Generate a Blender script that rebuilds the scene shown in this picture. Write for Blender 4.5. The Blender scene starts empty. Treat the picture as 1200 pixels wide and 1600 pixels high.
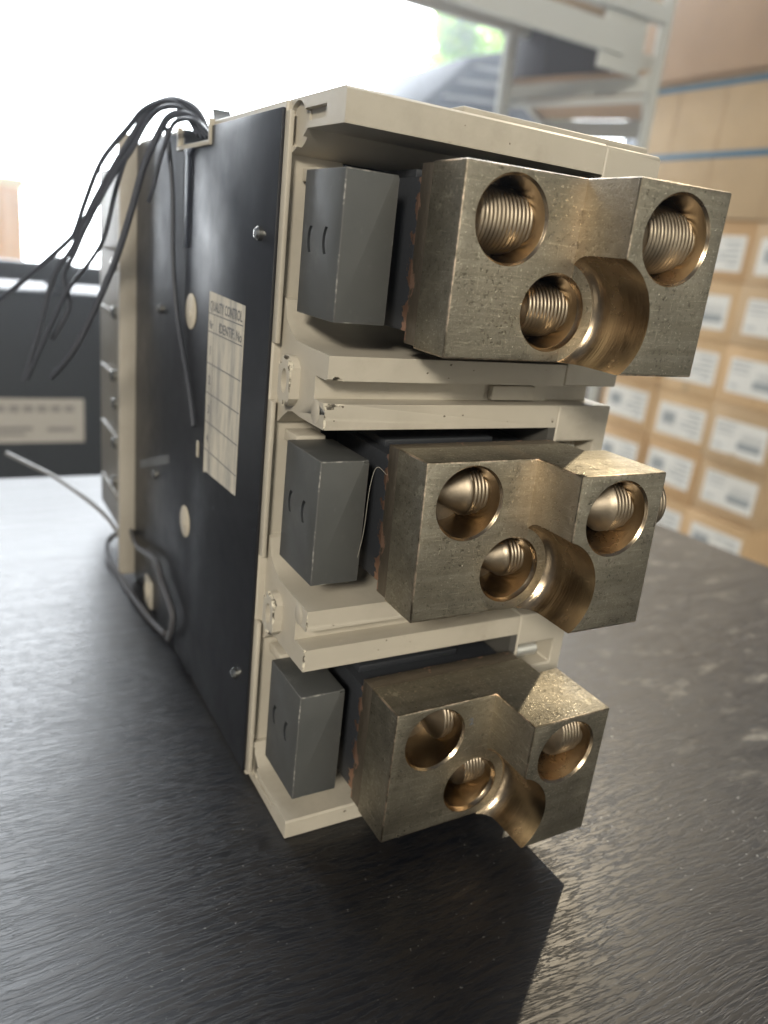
import bpy, bmesh, math, random
from mathutils import Vector, Matrix, noise
S = bpy.context.scene
C = S.collection
random.seed(7)
MM = 0.001
# ------------------------------------------------------------------ camera
cam_d = bpy.data.cameras.new('camera')
cam = bpy.data.objects.new('camera', cam_d); C.objects.link(cam)
_r = [(0.8713171, -0.4784930, 0.1088617), (-0.0629449, -0.3289875, -0.9422341), (0.4866666, 0.8141325, -0.3167711)]
cam.matrix_world = Matrix(((_r[0][0], -_r[1][0], -_r[2][0], -0.0804), (_r[0][1], -_r[1][1], -_r[2][1], -0.2057),
                           (_r[0][2], -_r[1][2], -_r[2][2], 0.1720), (0, 0, 0, 1)))
cam_d.sensor_fit = 'VERTICAL'; cam_d.sensor_height = 36; cam_d.sensor_width = 27
cam_d.lens = 36 * 1206.0 / 1600
cam_d.clip_start = 0.01; cam_d.clip_end = 60
cam_d.dof.use_dof = True; cam_d.dof.focus_distance = 0.200
cam_d.dof.aperture_fstop = cam_d.lens / 2.5
S.camera = cam
# ------------------------------------------------------------------ world, lights, exposure
w = bpy.data.worlds.new('World'); S.world = w; w.use_nodes = True
bgn = w.node_tree.nodes['Background']
bgn.inputs[0].default_value = (0.62, 0.70, 0.85, 1); bgn.inputs[1].default_value = 0.13
SUN_DIR = Vector((12.9, 9.3, 11.4)).normalized()
sd = bpy.data.lights.new('sun', 'SUN'); sd.energy = 1.35; sd.angle = math.radians(1.1); sd.color = (1, .84, .60)
so = bpy.data.objects.new('sun', sd); C.objects.link(so)
so.rotation_euler = SUN_DIR.to_track_quat('Z', 'Y').to_euler(); so.location = SUN_DIR * 3
# light of the second open gate, on the photographer's left
ad = bpy.data.lights.new('gate_light', 'AREA'); ad.shape = 'RECTANGLE'; ad.size = 0.85; ad.size_y = 0.65
ad.energy = 218; ad.color = (1, .93, .80)
ao = bpy.data.objects.new('gate_light', ad); C.objects.link(ao)
AP = Vector((-2.6, -2.9, 1.95)); ao.location = AP
ao.rotation_euler = (AP - Vector((.05, -.04, .1))).to_track_quat('Z', 'Y').to_euler()
S.view_settings.view_transform = 'Standard'; S.view_settings.look = 'None'; S.view_settings.exposure = 0
S.view_settings.gamma = 1
S.cycles.use_denoising = True
S.cycles.max_bounces = 8; S.cycles.caustics_reflective = True; S.cycles.sample_clamp_indirect = 6
# ------------------------------------------------------------------ materials
def mat(name, col, rough=.5, metal=0., spec=.5, **k):
    m = bpy.data.materials.new(name); m.use_nodes = True
    b = m.node_tree.nodes['Principled BSDF']
    b.inputs['Base Color'].default_value = (*col, 1); b.inputs['Roughness'].default_value = rough
    b.inputs['Metallic'].default_value = metal; b.inputs['Specular IOR Level'].default_value = spec
    for a, v in k.items(): b.inputs[a.replace('_', ' ')].default_value = v
    return m
class NT:
    def __init__(s, m): s.t = m.node_tree; s.b = s.t.nodes['Principled BSDF']; s.co = None
    def n(s, t, **k):
        x = s.t.nodes.new(t)
        for a, v in k.items():
            if hasattr(x, a): setattr(x, a, v)
            else: x.inputs[a.replace('_', ' ')].default_value = v
        return x
    def l(s, a, b): s.t.links.new(a, b)
    def coord(s, scale=(1, 1, 1), rot=(0, 0, 0)):
        if s.co is None: s.co = s.n('ShaderNodeTexCoord')
        mp = s.n('ShaderNodeMapping'); mp.inputs['Scale'].default_value = scale; mp.inputs['Rotation'].default_value = rot
        s.l(s.co.outputs['Object'], mp.inputs[0]); return mp.outputs[0]
    def noise(s, scale, vec=None, detail=4, rough=.55, dist=0):
        x = s.n('ShaderNodeTexNoise'); x.inputs['Scale'].default_value = scale; x.inputs['Detail'].default_value = detail
        x.inputs['Roughness'].default_value = rough; x.inputs['Distortion'].default_value = dist
        s.l(vec if vec else s.coord(), x.inputs['Vector']); return x.outputs['Fac']
    def ramp(s, fac, stops):
        r = s.n('ShaderNodeValToRGB'); e = r.color_ramp.elements
        while len(e) < len(stops): e.new(.5)
        for i, (p, c) in enumerate(stops):
            e[i].position = p; e[i].color = (c, c, c, 1) if isinstance(c, (int, float)) else (*c, 1)
        s.l(fac, r.inputs[0]); return r.outputs[0]
    def mix(s, fac, a, b, mode='MIX'):
        x = s.n('ShaderNodeMix', data_type='RGBA', blend_type=mode)
        for i, v in ((0, fac), (6, a), (7, b)):
            if isinstance(v, (int, float)): x.inputs[i].default_value = v
            elif isinstance(v, tuple): x.inputs[i].default_value = (*v, 1)
            else: s.l(v, x.inputs[i])
        return x.outputs[2]
    def math(s, op, a, b=0.):
        x = s.n('ShaderNodeMath', operation=op)
        for i, v in enumerate((a, b)):
            if isinstance(v, (int, float)): x.inputs[i].default_value = v
            else: s.l(v, x.inputs[i])
        return x.outputs[0]
    def col(s, c): s.l(c, s.b.inputs['Base Color'])
    def rgh(s, c): s.l(c, s.b.inputs['Roughness'])
    def bump(s, h, strength=.3, dist=.0002):
        x = s.n('ShaderNodeBump'); x.inputs['Strength'].default_value = strength; x.inputs['Distance'].default_value = dist
        s.l(h, x.inputs['Height']); s.l(x.outputs[0], s.b.inputs['Normal']); return x

def m_cream(name='cream_plastic', c=(.43, .392, .322), dark=(.17, .14, .10)):
    m = mat(name, c, .42, spec=.4); t = NT(m)
    big = t.noise(45, detail=3); fine = t.noise(900, detail=3)
    dirt = t.ramp(t.noise(260, detail=5, rough=.7), [(.66, 0.), (.78, 1.)])
    base = t.mix(big, tuple(x * .86 for x in c), tuple(min(1, x * 1.10) for x in c))
    smudge = t.ramp(t.noise(28, detail=7, rough=.75), [(.50, 0.), (.72, 1.)])
    base = t.mix(t.math('MULTIPLY', smudge, .30), base, dark)
    scr = t.ramp(t.noise(90, t.coord((1, 1, 11), (.8, .4, 0)), detail=6, rough=.8), [(.64, 0.), (.69, 1.)])
    base = t.mix(t.math('MULTIPLY', scr, .35), base, (.66, .62, .52))
    t.col(t.mix(t.math('MULTIPLY', dirt, .6), base, dark))
    t.rgh(t.ramp(big, [(0, .36), (1, .52)])); t.bump(fine, .25, .00008); return m
CREAM = m_cream()
CREAM_CHIP = m_cream('chipped_plastic_edge', (.60, .54, .42), (.05, .04, .03))
_t = NT(CREAM_CHIP); _t.col(_t.mix(_t.ramp(_t.noise(420, detail=6, rough=.75), [(.44, 0.), (.54, 1.)]), (.07, .06, .045), (.62, .57, .46))); _t.bump(_t.noise(900, detail=5, rough=.7), 1.0, .0006)
FLANGE = m_cream('grey_beige_plastic', (.36, .33, .28))
def m_black():
    m = mat('glossy_black_plastic', (.011, .0115, .014), .4, spec=.45); t = NT(m)
    t.rgh(t.ramp(t.noise(60, detail=6, rough=.7), [(.3, .34), (.8, .50)]))
    sc = t.ramp(t.noise(40, t.coord((1, 1, 14), (.5, 0, 0)), detail=7, rough=.8), [(.70, 0.), (.78, 1.)])
    t.col(t.mix(sc, (.011, .0115, .014), (.05, .055, .065)))
    t.bump(t.noise(22, detail=2), .25, .0012); return m
BLACK = m_black()
DARK = mat('recess_black', (.018, .022, .03), .4)
def m_grey():
    m = mat('dark_grey_plastic', (.105, .11, .108), .42, spec=.45); t = NT(m)
    n = t.noise(60, detail=5, rough=.7)
    scr = t.ramp(t.noise(120, t.coord((9, 1, .6), (0, .5, 0)), detail=6, rough=.8), [(.66, 0.), (.74, 1.)])
    smu = t.ramp(t.noise(75, detail=7, rough=.8), [(.56, 0.), (.70, 1.)])
    t.col(t.mix(t.math('ADD', t.math('MULTIPLY', scr, .30), t.math('MULTIPLY', smu, .35)), t.mix(n, (.050, .053, .053), (.078, .079, .075)), (.17, .17, .16)))
    t.rgh(t.ramp(n, [(.2, .34), (.8, .55)])); t.bump(t.noise(1500, detail=2), .2, .00006); return m
GREY = m_grey(); GREY_EDGE = m_grey(); GREY_EDGE.name = 'worn_grey_edge'
def _we(m):
    t = NT(m); t.col(t.mix(t.ramp(t.noise(140, detail=4, rough=.7), [(.55, 0.), (.62, 1.)]), (.085, .085, .082), (.26, .25, .23)))
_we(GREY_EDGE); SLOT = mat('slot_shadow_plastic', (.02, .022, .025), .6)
def m_tin(seed, tint=1.0, worn=.8):
    m = mat('tinned_brass', (.36, .31, .22), .42, 1.0); t = NT(m)
    t.coord(); off = t.n('ShaderNodeVectorMath', operation='ADD'); off.inputs[1].default_value = (seed * 1.7, seed * .9, seed * 2.3)
    t.l(t.co.outputs['Object'], off.inputs[0]); V = off.outputs[0]
    def vec(sc, rot=(0, 0, 0)):
        mp = t.n('ShaderNodeMapping'); mp.inputs['Scale'].default_value = sc; mp.inputs['Rotation'].default_value = rot; t.l(V, mp.inputs[0]); return mp.outputs[0]
    blot = t.noise(55, V, detail=7, rough=.7)
    pits = t.ramp(t.noise(900, V, detail=3, rough=.7), [(.56, 0.), (.64, 1.)])
    pitm = t.math('MULTIPLY', pits, t.ramp(t.noise(120, V, detail=2), [(.40, .25), (.65, 1.)]))
    flecks = t.ramp(t.noise(1500, vec((1, 1, 1), (1, 2, 3)), detail=2, rough=.6), [(.63, 0.), (.67, 1.)])
    s1 = t.ramp(t.noise(120, vec((1, 1, 16), (.9, .6, .2)), detail=6, rough=.8), [(.58, 0.), (.62, 1.)])
    s2 = t.ramp(t.noise(150, vec((14, 1, 1), (.3, 1.1, .9)), detail=6, rough=.8), [(.60, 0.), (.64, 1.)])
    saw = t.noise(300, vec((.05, 1.6, 1.6)), detail=3, rough=.6)
    c = t.mix(blot, tuple(x * tint for x in (.20, .184, .145)), tuple(x * tint for x in (.43, .392, .312)))
    c = t.mix(t.math('MULTIPLY', t.ramp(saw, [(.35, 0.), (.65, 1.)]), .34), c, (.17, .15, .10))
    tarn = t.ramp(t.noise(34, V, detail=8, rough=.78), [(.47, 0.), (.60, 1.)])
    c = t.mix(t.math('MULTIPLY', tarn, .38), c, (.20, .185, .15))
    c = t.mix(t.math('MULTIPLY', pitm, .75), c, (.09, .078, .055))
    c = t.mix(t.math('MULTIPLY', t.math('MAXIMUM', s1, s2), .5), c, (.66, .60, .46))
    c = t.mix(t.math('MULTIPLY', flecks, .5), c, (.74, .67, .52))
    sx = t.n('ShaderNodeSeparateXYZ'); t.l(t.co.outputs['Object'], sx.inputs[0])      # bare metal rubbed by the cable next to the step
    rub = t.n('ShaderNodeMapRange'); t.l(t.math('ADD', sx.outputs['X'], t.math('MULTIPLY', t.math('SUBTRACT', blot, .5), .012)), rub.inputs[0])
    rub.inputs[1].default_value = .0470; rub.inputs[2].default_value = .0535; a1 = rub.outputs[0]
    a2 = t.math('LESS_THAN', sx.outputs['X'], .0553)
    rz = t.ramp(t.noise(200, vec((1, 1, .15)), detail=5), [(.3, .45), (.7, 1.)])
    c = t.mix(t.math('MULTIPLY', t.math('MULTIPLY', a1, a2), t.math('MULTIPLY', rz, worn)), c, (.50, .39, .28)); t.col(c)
    t.rgh(t.math('SUBTRACT', t.ramp(blot, [(.25, .44), (.75, .62)]), t.math('MULTIPLY', flecks, .25)))
    h = t.math('ADD', t.noise(1300, V, detail=4, rough=.7), t.math('MULTIPLY', pitm, -.5))
    t.bump(t.math('ADD', h, t.math('MULTIPLY', saw, .5)), .7, .00020); return m
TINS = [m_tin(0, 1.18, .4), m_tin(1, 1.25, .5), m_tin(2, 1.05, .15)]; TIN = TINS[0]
def m_brass(name, c1, c2, rough=.24, groove=(1, 60, 1)):
    m = mat(name, c1, rough, 1.0); t = NT(m)
    tool = t.noise(60, t.coord(groove), detail=4, rough=.6); n = t.noise(90, detail=5)
    c = t.mix(n, c1, c2)
    stain = t.ramp(t.noise(130, detail=4), [(.56, 0.), (.72, 1.)])
    t.col(t.mix(t.math('MULTIPLY', stain, .5), c, tuple(x * .45 for x in c1)))
    t.rgh(t.ramp(n, [(.25, rough * .75), (.8, rough * 1.6)])); t.bump(tool, .35, .00015); return m
BRASS = m_brass('machined_brass', (.36, .29, .19), (.56, .43, .30), .21)
EDGE = m_brass('worn_brass_edge', (.68, .55, .42), (.80, .62, .46), .34, (40, 40, 40))
_t = NT(EDGE); _t.col(_t.mix(_t.ramp(_t.noise(160, detail=5, rough=.75), [(.44, 0.), (.60, 1.)]), (.27, .235, .175), (.74, .60, .46)))
SCREW = m_brass('brass_screw', (.22, .185, .14), (.38, .32, .24), .40, (90, 1, 1))
STEEL = mat('screw_steel', (.55, .54, .50), .25, 1.0)
ROLLER = mat('pale_metal_pin', (.75, .74, .68), .35, .8)
def m_busbar():
    m = mat('black_busbar_with_bare_copper', (.022, .024, .028), .45); t = NT(m)
    sx = t.n('ShaderNodeSeparateXYZ'); t.l(t.co.outputs['Object'] if t.co else (t.coord() and t.co.outputs['Object']), sx.inputs[0])
    n = t.noise(170, detail=5, rough=.7)
    e = t.math('ADD', t.math('MULTIPLY', t.math('SUBTRACT', n, .47), .020), -.0344)
    mask = t.math('LESS_THAN', sx.outputs['Y'], e)
    t.col(t.mix(mask, (.022, .024, .028), (.58, .36, .26))); t.l(mask, t.b.inputs['Metallic'])
    t.bump(t.noise(500, detail=4), .4, .0002); return m
BUS = m_busbar()
def m_plate():
    m = mat('tarnished_tinned_copper', (.20, .17, .13), .5, .9); t = NT(m); t.coord()
    sx = t.n('ShaderNodeSeparateXYZ'); t.l(t.co.outputs['Object'], sx.inputs[0]); n = t.noise(170, detail=5, rough=.7)
    e = t.math('ADD', t.math('MULTIPLY', t.math('SUBTRACT', n, .55), .02), -.0350)
    k = t.math('GREATER_THAN', sx.outputs['Y'], t.math('SUBTRACT', -.0700, e)); t.col(t.mix(k, t.mix(t.noise(300, t.coord((1, 3, .3)), detail=5), (.13, .11, .085), (.27, .23, .18)), (.58, .37, .27)))
    t.bump(t.noise(500, detail=4), .6, .0003); return m
PLATE = m_plate()
DISC = m_cream('cork_coloured_plug', (.50, .45, .36))
def m_paper():
    m = mat('aged_paper_label', (.52, .49, .42), .6, spec=.3); t = NT(m)
    st = t.ramp(t.noise(50, t.coord((1, 3.0, .45)), detail=6, rough=.75), [(.44, 0.), (.62, 1.)])
    t.col(t.mix(t.math('MULTIPLY', st, .65), (.52, .48, .40), (.20, .20, .20)))
    t.bump(t.noise(200, detail=3), .3, .0002); return m
PAPER = m_paper(); INK = mat('printing_ink', (.10, .105, .115), .6)
def m_table():
    m = mat('black_brown_wood_laminate', (.02, .018, .017), .36, spec=.55); t = NT(m)
    warp = t.n('ShaderNodeTexNoise'); warp.inputs['Scale'].default_value = 5; warp.inputs['Detail'].default_value = 2
    t.l(t.coord(), warp.inputs['Vector'])
    sub = t.n('ShaderNodeVectorMath', operation='MULTIPLY_ADD'); t.l(warp.outputs['Color'], sub.inputs[0])
    sub.inputs[1].default_value = (.0, .04, 0); t.l(t.co.outputs['Object'], sub.inputs[2])
    mp = t.n('ShaderNodeMapping'); mp.inputs['Scale'].default_value = (95, 760, 1); mp.inputs['Rotation'].default_value = (0, 0, -.10)
    t.l(sub.outputs[0], mp.inputs[0])
    g1 = t.noise(1.0, mp.outputs[0], detail=5, rough=.66, dist=.25)
    mp2 = t.n('ShaderNodeMapping'); mp2.inputs['Scale'].default_value = (16, 190, 1); mp2.inputs['Rotation'].default_value = (0, 0, -.10)
    t.l(sub.outputs[0], mp2.inputs[0])
    g2 = t.noise(1.0, mp2.outputs[0], detail=3, rough=.6, dist=.4)
    pores = t.ramp(g1, [(.45, 0.), (.53, 1.)])
    h = t.math('ADD', pores, t.math('MULTIPLY', g2, 1.6))
    dust = t.ramp(t.noise(620, detail=2, rough=.5), [(.70, 0.), (.745, 1.)])
    dustm = t.math('MULTIPLY', dust, t.ramp(t.noise(9, detail=3), [(.42, 0.), (.62, 1.)]))
    smear = t.ramp(t.noise(26, t.coord((1, 1.8, 1), (0, 0, .5)), detail=6, rough=.7), [(.68, 0.), (.80, 1.)])
    c = t.mix(pores, (.005, .006, .009), t.mix(g2, (.006, .007, .010), (.018, .0145, .012)))
    c = t.mix(t.math('MULTIPLY', smear, .06), c, (.40, .36, .28))
    sx = t.n('ShaderNodeSeparateXYZ'); t.l(t.co.outputs['Object'], sx.inputs[0])
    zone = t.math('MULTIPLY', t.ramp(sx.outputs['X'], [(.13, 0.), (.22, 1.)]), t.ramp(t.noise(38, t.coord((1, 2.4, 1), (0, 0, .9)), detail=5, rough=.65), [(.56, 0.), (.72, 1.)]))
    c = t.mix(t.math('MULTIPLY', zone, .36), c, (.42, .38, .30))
    dustm = t.math('MULTIPLY', dustm, t.ramp(sx.outputs['X'], [(.03, .35), (.12, 1.)]))
    c = t.mix(dustm, c, (.45, .44, .40)); t.col(c)
    t.rgh(t.ramp(g2, [(.25, .33), (.75, .43)])); t.bump(h, .36, .00015); return m
TABLE = m_table()
def m_carton(name, c):
    m = mat(name, c, .75, spec=.2); t = NT(m)
    t.col(t.mix(t.noise(9, detail=4), tuple(x * .82 for x in c), tuple(min(1, x * 1.12) for x in c)))
    t.bump(t.noise(30, t.coord((1, 1, 6)), detail=2), .2, .001); return m
CARTON = m_carton('yellowish_cardboard', (.56, .38, .21)); CARTON2 = m_carton('brown_cardboard', (.38, .26, .165)); CARTON3 = m_carton('light_brown_cardboard', (.46, .335, .20))
WHITE = mat('white_label_paper', (.70, .69, .65), .6); GREYINK = mat('grey_print', (.30, .32, .33), .7)
BLUE = mat('blue_strap', (.03, .12, .20), .6)
GALV = mat('galvanised_steel', (.47, .47, .43), .7, .15)
BLACKB = mat('dull_black_plastic', (.02, .024, .03), .5)
CONC = mat('pale_concrete', (.42, .41, .38), .85)

# ------------------------------------------------------------------ helpers
def link(name, me, m=None, parent=None):
    o = bpy.data.objects.new(name, me); C.objects.link(o)
    if m is not None:
        for x in (m if isinstance(m, (list, tuple)) else [m]): me.materials.append(x)
    if parent: o.parent = parent
    return o
def tag(o, label=None, cat=None, group=None, kind=None):
    for k, v in (('label', label), ('category', cat), ('group', group), ('kind', kind)):
        if v: o[k] = v
    return o
def empty(name, loc, label, cat, group=None):
    o = bpy.data.objects.new(name, None); C.objects.link(o); o.location = loc; o.empty_display_size = .02
    return tag(o, label, cat, group)
class MB:
    """collects shapes given in millimetres"""
    def __init__(s): s.bm = bmesh.new()
    def box(s, x0, x1, y0, y1, z0, z1, mi=0):
        r = bmesh.ops.create_cube(s.bm, size=1)['verts']
        bmesh.ops.scale(s.bm, vec=(x1 - x0, y1 - y0, z1 - z0), verts=r)
        bmesh.ops.translate(s.bm, vec=((x0 + x1) / 2, (y0 + y1) / 2, (z0 + z1) / 2), verts=r)
        for f in {f for v in r for f in v.link_faces}: f.material_index = mi
        return r
    def prism(s, pts, ax, a0, a1, mi=0):
        def P(p, a):
            return {'x': (a, p[0], p[1]), 'y': (p[0], a, p[1]), 'z': (p[0], p[1], a)}[ax]
        v0 = [s.bm.verts.new(P(p, a0)) for p in pts]; v1 = [s.bm.verts.new(P(p, a1)) for p in pts]
        fs = [s.bm.faces.new(v0), s.bm.faces.new(v1[::-1])]
        n = len(pts)
        for i in range(n): fs.append(s.bm.faces.new((v0[(i + 1) % n], v0[i], v1[i], v1[(i + 1) % n])))
        for f in fs: f.material_index = mi
        bmesh.ops.recalc_face_normals(s.bm, faces=fs)
    def lathe(s, c, axis, prof, seg=32, mi=0, cap=True, ry=1., capmi=None):
        """prof: (along, radius); axis 'x','y','z' through point c"""
        c = Vector(c); ax = {'x': Vector((1, 0, 0)), 'y': Vector((0, 1, 0)), 'z': Vector((0, 0, 1))}[axis]
        u = {'x': Vector((0, 1, 0)), 'y': Vector((1, 0, 0)), 'z': Vector((1, 0, 0))}[axis]; w_ = ax.cross(u)
        rings = []
        for a, r in prof:
            rings.append([s.bm.verts.new(c + ax * a + (u * math.cos(6.28318531 * i / seg) + w_ * math.sin(6.28318531 * i / seg) * ry) * max(r, 1e-3)) for i in range(seg)])
        fs = []
        for A, B in zip(rings, rings[1:]):
            for i in range(seg): fs.append(s.bm.faces.new((A[i], A[(i + 1) % seg], B[(i + 1) % seg], B[i])))
        if cap: fs += [s.bm.faces.new(rings[0][::-1]), s.bm.faces.new(rings[-1])]
        for f in fs: f.material_index = mi; f.smooth = True
        if capmi is not None: fs[-1].material_index = capmi
        bmesh.ops.recalc_face_normals(s.bm, faces=fs)
    def islands(s):
        s.bm.verts.ensure_lookup_table(); seen = set(); out = []
        for v0 in s.bm.verts:
            if v0 in seen: continue
            st = [v0]; seen.add(v0); comp = []
            while st:
                v = st.pop(); comp.append(v)
                for e in v.link_edges:
                    q = e.other_vert(v)
                    if q not in seen: seen.add(q); st.append(q)
            m = MB(); mp = {v: m.bm.verts.new(v.co) for v in comp}
            for f in {f for v in comp for f in v.link_faces}:
                nf = m.bm.faces.new([mp[v] for v in f.verts]); nf.material_index = f.material_index; nf.smooth = f.smooth
            bmesh.ops.recalc_face_normals(m.bm, faces=m.bm.faces); out.append(m)
        s.bm.free(); return out
    def mesh(s, name, bev=0., seg=2):
        if bev:
            ed = [e for e in s.bm.edges if len(e.link_faces) == 2 and e.calc_face_angle(0) > .5]
            bmesh.ops.bevel(s.bm, geom=ed, offset=bev, segments=seg, affect='EDGES', profile=.5, clamp_overlap=True)
        bmesh.ops.scale(s.bm, vec=(MM, MM, MM), verts=s.bm.verts)
        me = bpy.data.meshes.new(name); s.bm.to_mesh(me); s.bm.free()
        me.set_sharp_from_angle(angle=math.radians(35)); me.shade_smooth() if hasattr(me, 'shade_smooth') else None
        me.set_sharp_from_angle(angle=math.radians(35))
        return me
    def obj(s, name, m, parent=None, bev=0., seg=2): return link(name, s.mesh(name, bev, seg), m, parent)
def cut(o, cutter):
    """boolean difference baked into o's mesh; cutter (MB) is consumed"""
    parts = cutter.islands()
    for p in parts[:-1]: _cut(o, p)
    return _cut(o, parts[-1])
def _cut(o, cutter):
    co = cutter.obj('cutter', list(o.data.materials))
    md = o.modifiers.new('b', 'BOOLEAN'); md.object = co; md.solver = 'EXACT'; md.operation = 'DIFFERENCE'
    bpy.context.view_layer.update()
    me = bpy.data.meshes.new_from_object(o.evaluated_get(bpy.context.evaluated_depsgraph_get()))
    o.modifiers.clear(); old = o.data; nm = old.name; o.data = me; bpy.data.meshes.remove(old); me.name = nm
    bpy.data.objects.remove(co)
    me.set_sharp_from_angle(angle=math.radians(35))
    return o
def bevmod(o, wdt, seg=2, mi=-1, ang=35):
    b = o.modifiers.new('bevel', 'BEVEL'); b.width = wdt * MM; b.segments = seg; b.limit_method = 'ANGLE'
    b.angle_limit = math.radians(ang); b.material = mi; b.harden_normals = False
    return o
def tube(name, pts, r, m, parent=None, seg=8, sub=6):
    P = [Vector(p) for p in pts]; Q = []
    for i in range(len(P) - 1):
        p0, p1, p2, p3 = P[max(i - 1, 0)], P[i], P[i + 1], P[min(i + 2, len(P) - 1)]
        for k in range(sub):
            t = k / sub
            Q.append(.5 * ((2 * p1) + (p2 - p0) * t + (2 * p0 - 5 * p1 + 4 * p2 - p3) * t * t + (3 * p1 - p0 - 3 * p2 + p3) * t ** 3))
    Q.append(P[-1]); b = MB(); rings = []; up = Vector((.3, .2, 1)).normalized()
    for i, q in enumerate(Q):
        d = (Q[min(i + 1, len(Q) - 1)] - Q[max(i - 1, 0)]).normalized()
        a = (up - d * up.dot(d)).normalized(); c_ = d.cross(a); up = a
        rings.append([b.bm.verts.new(q + (a * math.cos(6.2832 * k / seg) + c_ * math.sin(6.2832 * k / seg)) * r) for k in range(seg)])
    for A, B in zip(rings, rings[1:]):
        for k in range(seg): b.bm.faces.new((A[k], A[(k + 1) % seg], B[(k + 1) % seg], B[k]))
    b.bm.faces.new(rings[0][::-1]); b.bm.faces.new(rings[-1])
    bmesh.ops.recalc_face_normals(b.bm, faces=b.bm.faces)
    return b.obj(name, m, parent)

# ------------------------------------------------------------------ setting: floor, yard, sky
b = MB(); b.box(-6000, 2600, -2500, 2600, -760, -750); tag(b.obj('floor', CONC), kind='structure')
b = MB(); b.box(-7400, 6500, 2601, 9800, -900, -770)
tag(b.obj('yard', mat('sunlit_pale_paving', (.78, .77, .73), .9)), kind='structure')
b = MB(); b.box(-1200, 4200, -3120, -3000, -750, 2300); tag(b.obj('bounce_wall', mat('pale_plaster', (.42, .39, .33), .9)), kind='structure')  # unseen wall behind the camera, added to bounce fill onto the lug fronts
skm = bpy.data.materials.new('overexposed_sky'); skm.use_nodes = True; nt = skm.node_tree; nt.nodes.clear()
em = nt.nodes.new('ShaderNodeEmission'); em.inputs[0].default_value = (.93, .97, 1, 1); em.inputs[1].default_value = 12
ou = nt.nodes.new('ShaderNodeOutputMaterial'); nt.links.new(em.outputs[0], ou.inputs[0])
me = bpy.data.meshes.new('sky'); vs = []; fs = []          # the part of the sky dome seen through the open gate
A0, A1, NA, NE = math.radians(46), math.radians(103), 24, 10
for j in range(NE + 1):
    for i in range(NA + 1):
        a = A0 + (A1 - A0) * i / NA; e = math.radians(-6 + 62 * j / NE)
        vs.append((15 * math.cos(a) * math.cos(e), 15 * math.sin(a) * math.cos(e), 15 * math.sin(e)))
for j in range(NE):
    for i in range(NA): q = j * (NA + 1) + i; fs.append((q, q + NA + 1, q + NA + 2, q + 1))
me.from_pydata(vs, [], fs); tag(link('sky', me, skm), kind='structure')

# ------------------------------------------------------------------ table
tb = empty('table', (-.15, -.12, -.75), 'black-brown wood grain table the circuit breaker stands on', 'table')
tb_inv = Matrix.Translation((.15, .12, .75))
def under(o, root):
    o.parent = root; o.matrix_parent_inverse = Matrix.Translation(-root.location); return o
b = MB(); b.prism([(-900, -650), (-900, 350), (366, 350), (399, 78), (430, -650)], 'z', -28, 0)
under(b.obj('tabletop', TABLE, None, .8), tb)
for x, y in ((-860, -600), (-860, 300), (350, -600), (330, 300)):
    b = MB(); b.box(x - 22, x + 22, y - 22, y + 22, -750, -28.5); under(b.obj('leg', BLACKB), tb)

# ------------------------------------------------------------------ circuit breaker
BR = empty('circuit_breaker', (0, 0, 0), 'old three-pole circuit breaker with cream front, black side and brass terminal lugs', 'circuit breaker')
PITCH = 70
b = MB(); b.box(.2, 97, 0, 170, .3, 206)
body = b.obj('housing', [CREAM, DARK], BR)
c = MB(); c.box(-5, 22, 62, 99, 200, 215, 1); cut(body, c)
c = MB(); c.box(17.5, 77, -2, 30, 10, 60, 1); c.box(17.5, 77, -2, 30, 80, 130, 1); c.box(17.5, 77, -2, 30, 150, 199, 1); cut(body, c)
bevmod(body, .5)
b = MB(); b.prism([(0.3, 1.8), (66, 1.8), (66, .4), (169.5, .4), (169.5, 204.6), (101, 204.6), (101, 198.5), (60.5, 198.5), (60.5, 204.2), (.3, 204.2)], 'x', -.9, .15)
b.obj('side_panel', BLACK, BR, .25)
b = MB(); b.prism([(60.5, 198.5), (101, 198.5), (101, 206.3), (99.4, 206.3), (99.4, 200), (62.2, 200), (62.2, 206.3), (60.5, 206.3)], 'x', -1.6, .1)
b.obj('cable_notch_frame', CREAM, BR, .2)
b = MB(); b.prism([(62.5, 206), (65, 206.2), (67.5, 210), (65.5, 208)], 'x', 1, 7); b.obj('bent_clip', GREY, BR)
b = MB(); b.box(-1.4, -.85, 63, 65, 94, 100); b.obj('slot_rim', CREAM, BR, .2)
b = MB(); b.prism([(158, 62), (104, 80), (106, 83), (158, 66)], 'x', -.98, -.88); b.obj('scuff_mark', mat('grey_scuff', (.10, .105, .11), .7), BR)
b = MB(); b.prism([(84, 166), (88, 166), (88.5, 196), (91, 198.5), (79, 198.5), (83.5, 196)], 'x', -1.8, -.85); b.obj('moulded_rib', mat('moulded_black_rib', (.03, .035, .05), .3), BR, .2)
b = MB(); b.box(-8.1, 0.1, 169.6, 175, 2, 208); b.obj('rear_flange', FLANGE, BR, .5)
b = MB(); b.box(-1, 62, 176, 262, 12, 197)
for z in (30, 62, 94, 126, 158): b.box(-3.0, -.9, 205, 250, z, z + 3)
b.obj('rear_terminal_cover', m_cream('dark_beige_plastic', (.16, .15, .13)), BR, .6)
for y, z in ((205, 152), (205, 129), (208, 97), (205, 83), (205, 62), (208, 40)):
    b = MB(); b.lathe((-1.1, y, z), 'x', [(0, 3.2), (-3.4, 3.2), (-4.2, 2.4)], 16); b.obj('bolt', STEEL, BR)
b = MB(); b.box(-2.4, -.85, 128, 140, 1, 15); b.obj('foot', FLANGE, BR, .6)
b = MB(); b.lathe((-2.45, 134, 9), 'x', [(0, 4), (-.4, 4)], 24); b.obj('foot_plug', DISC, BR)
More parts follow.
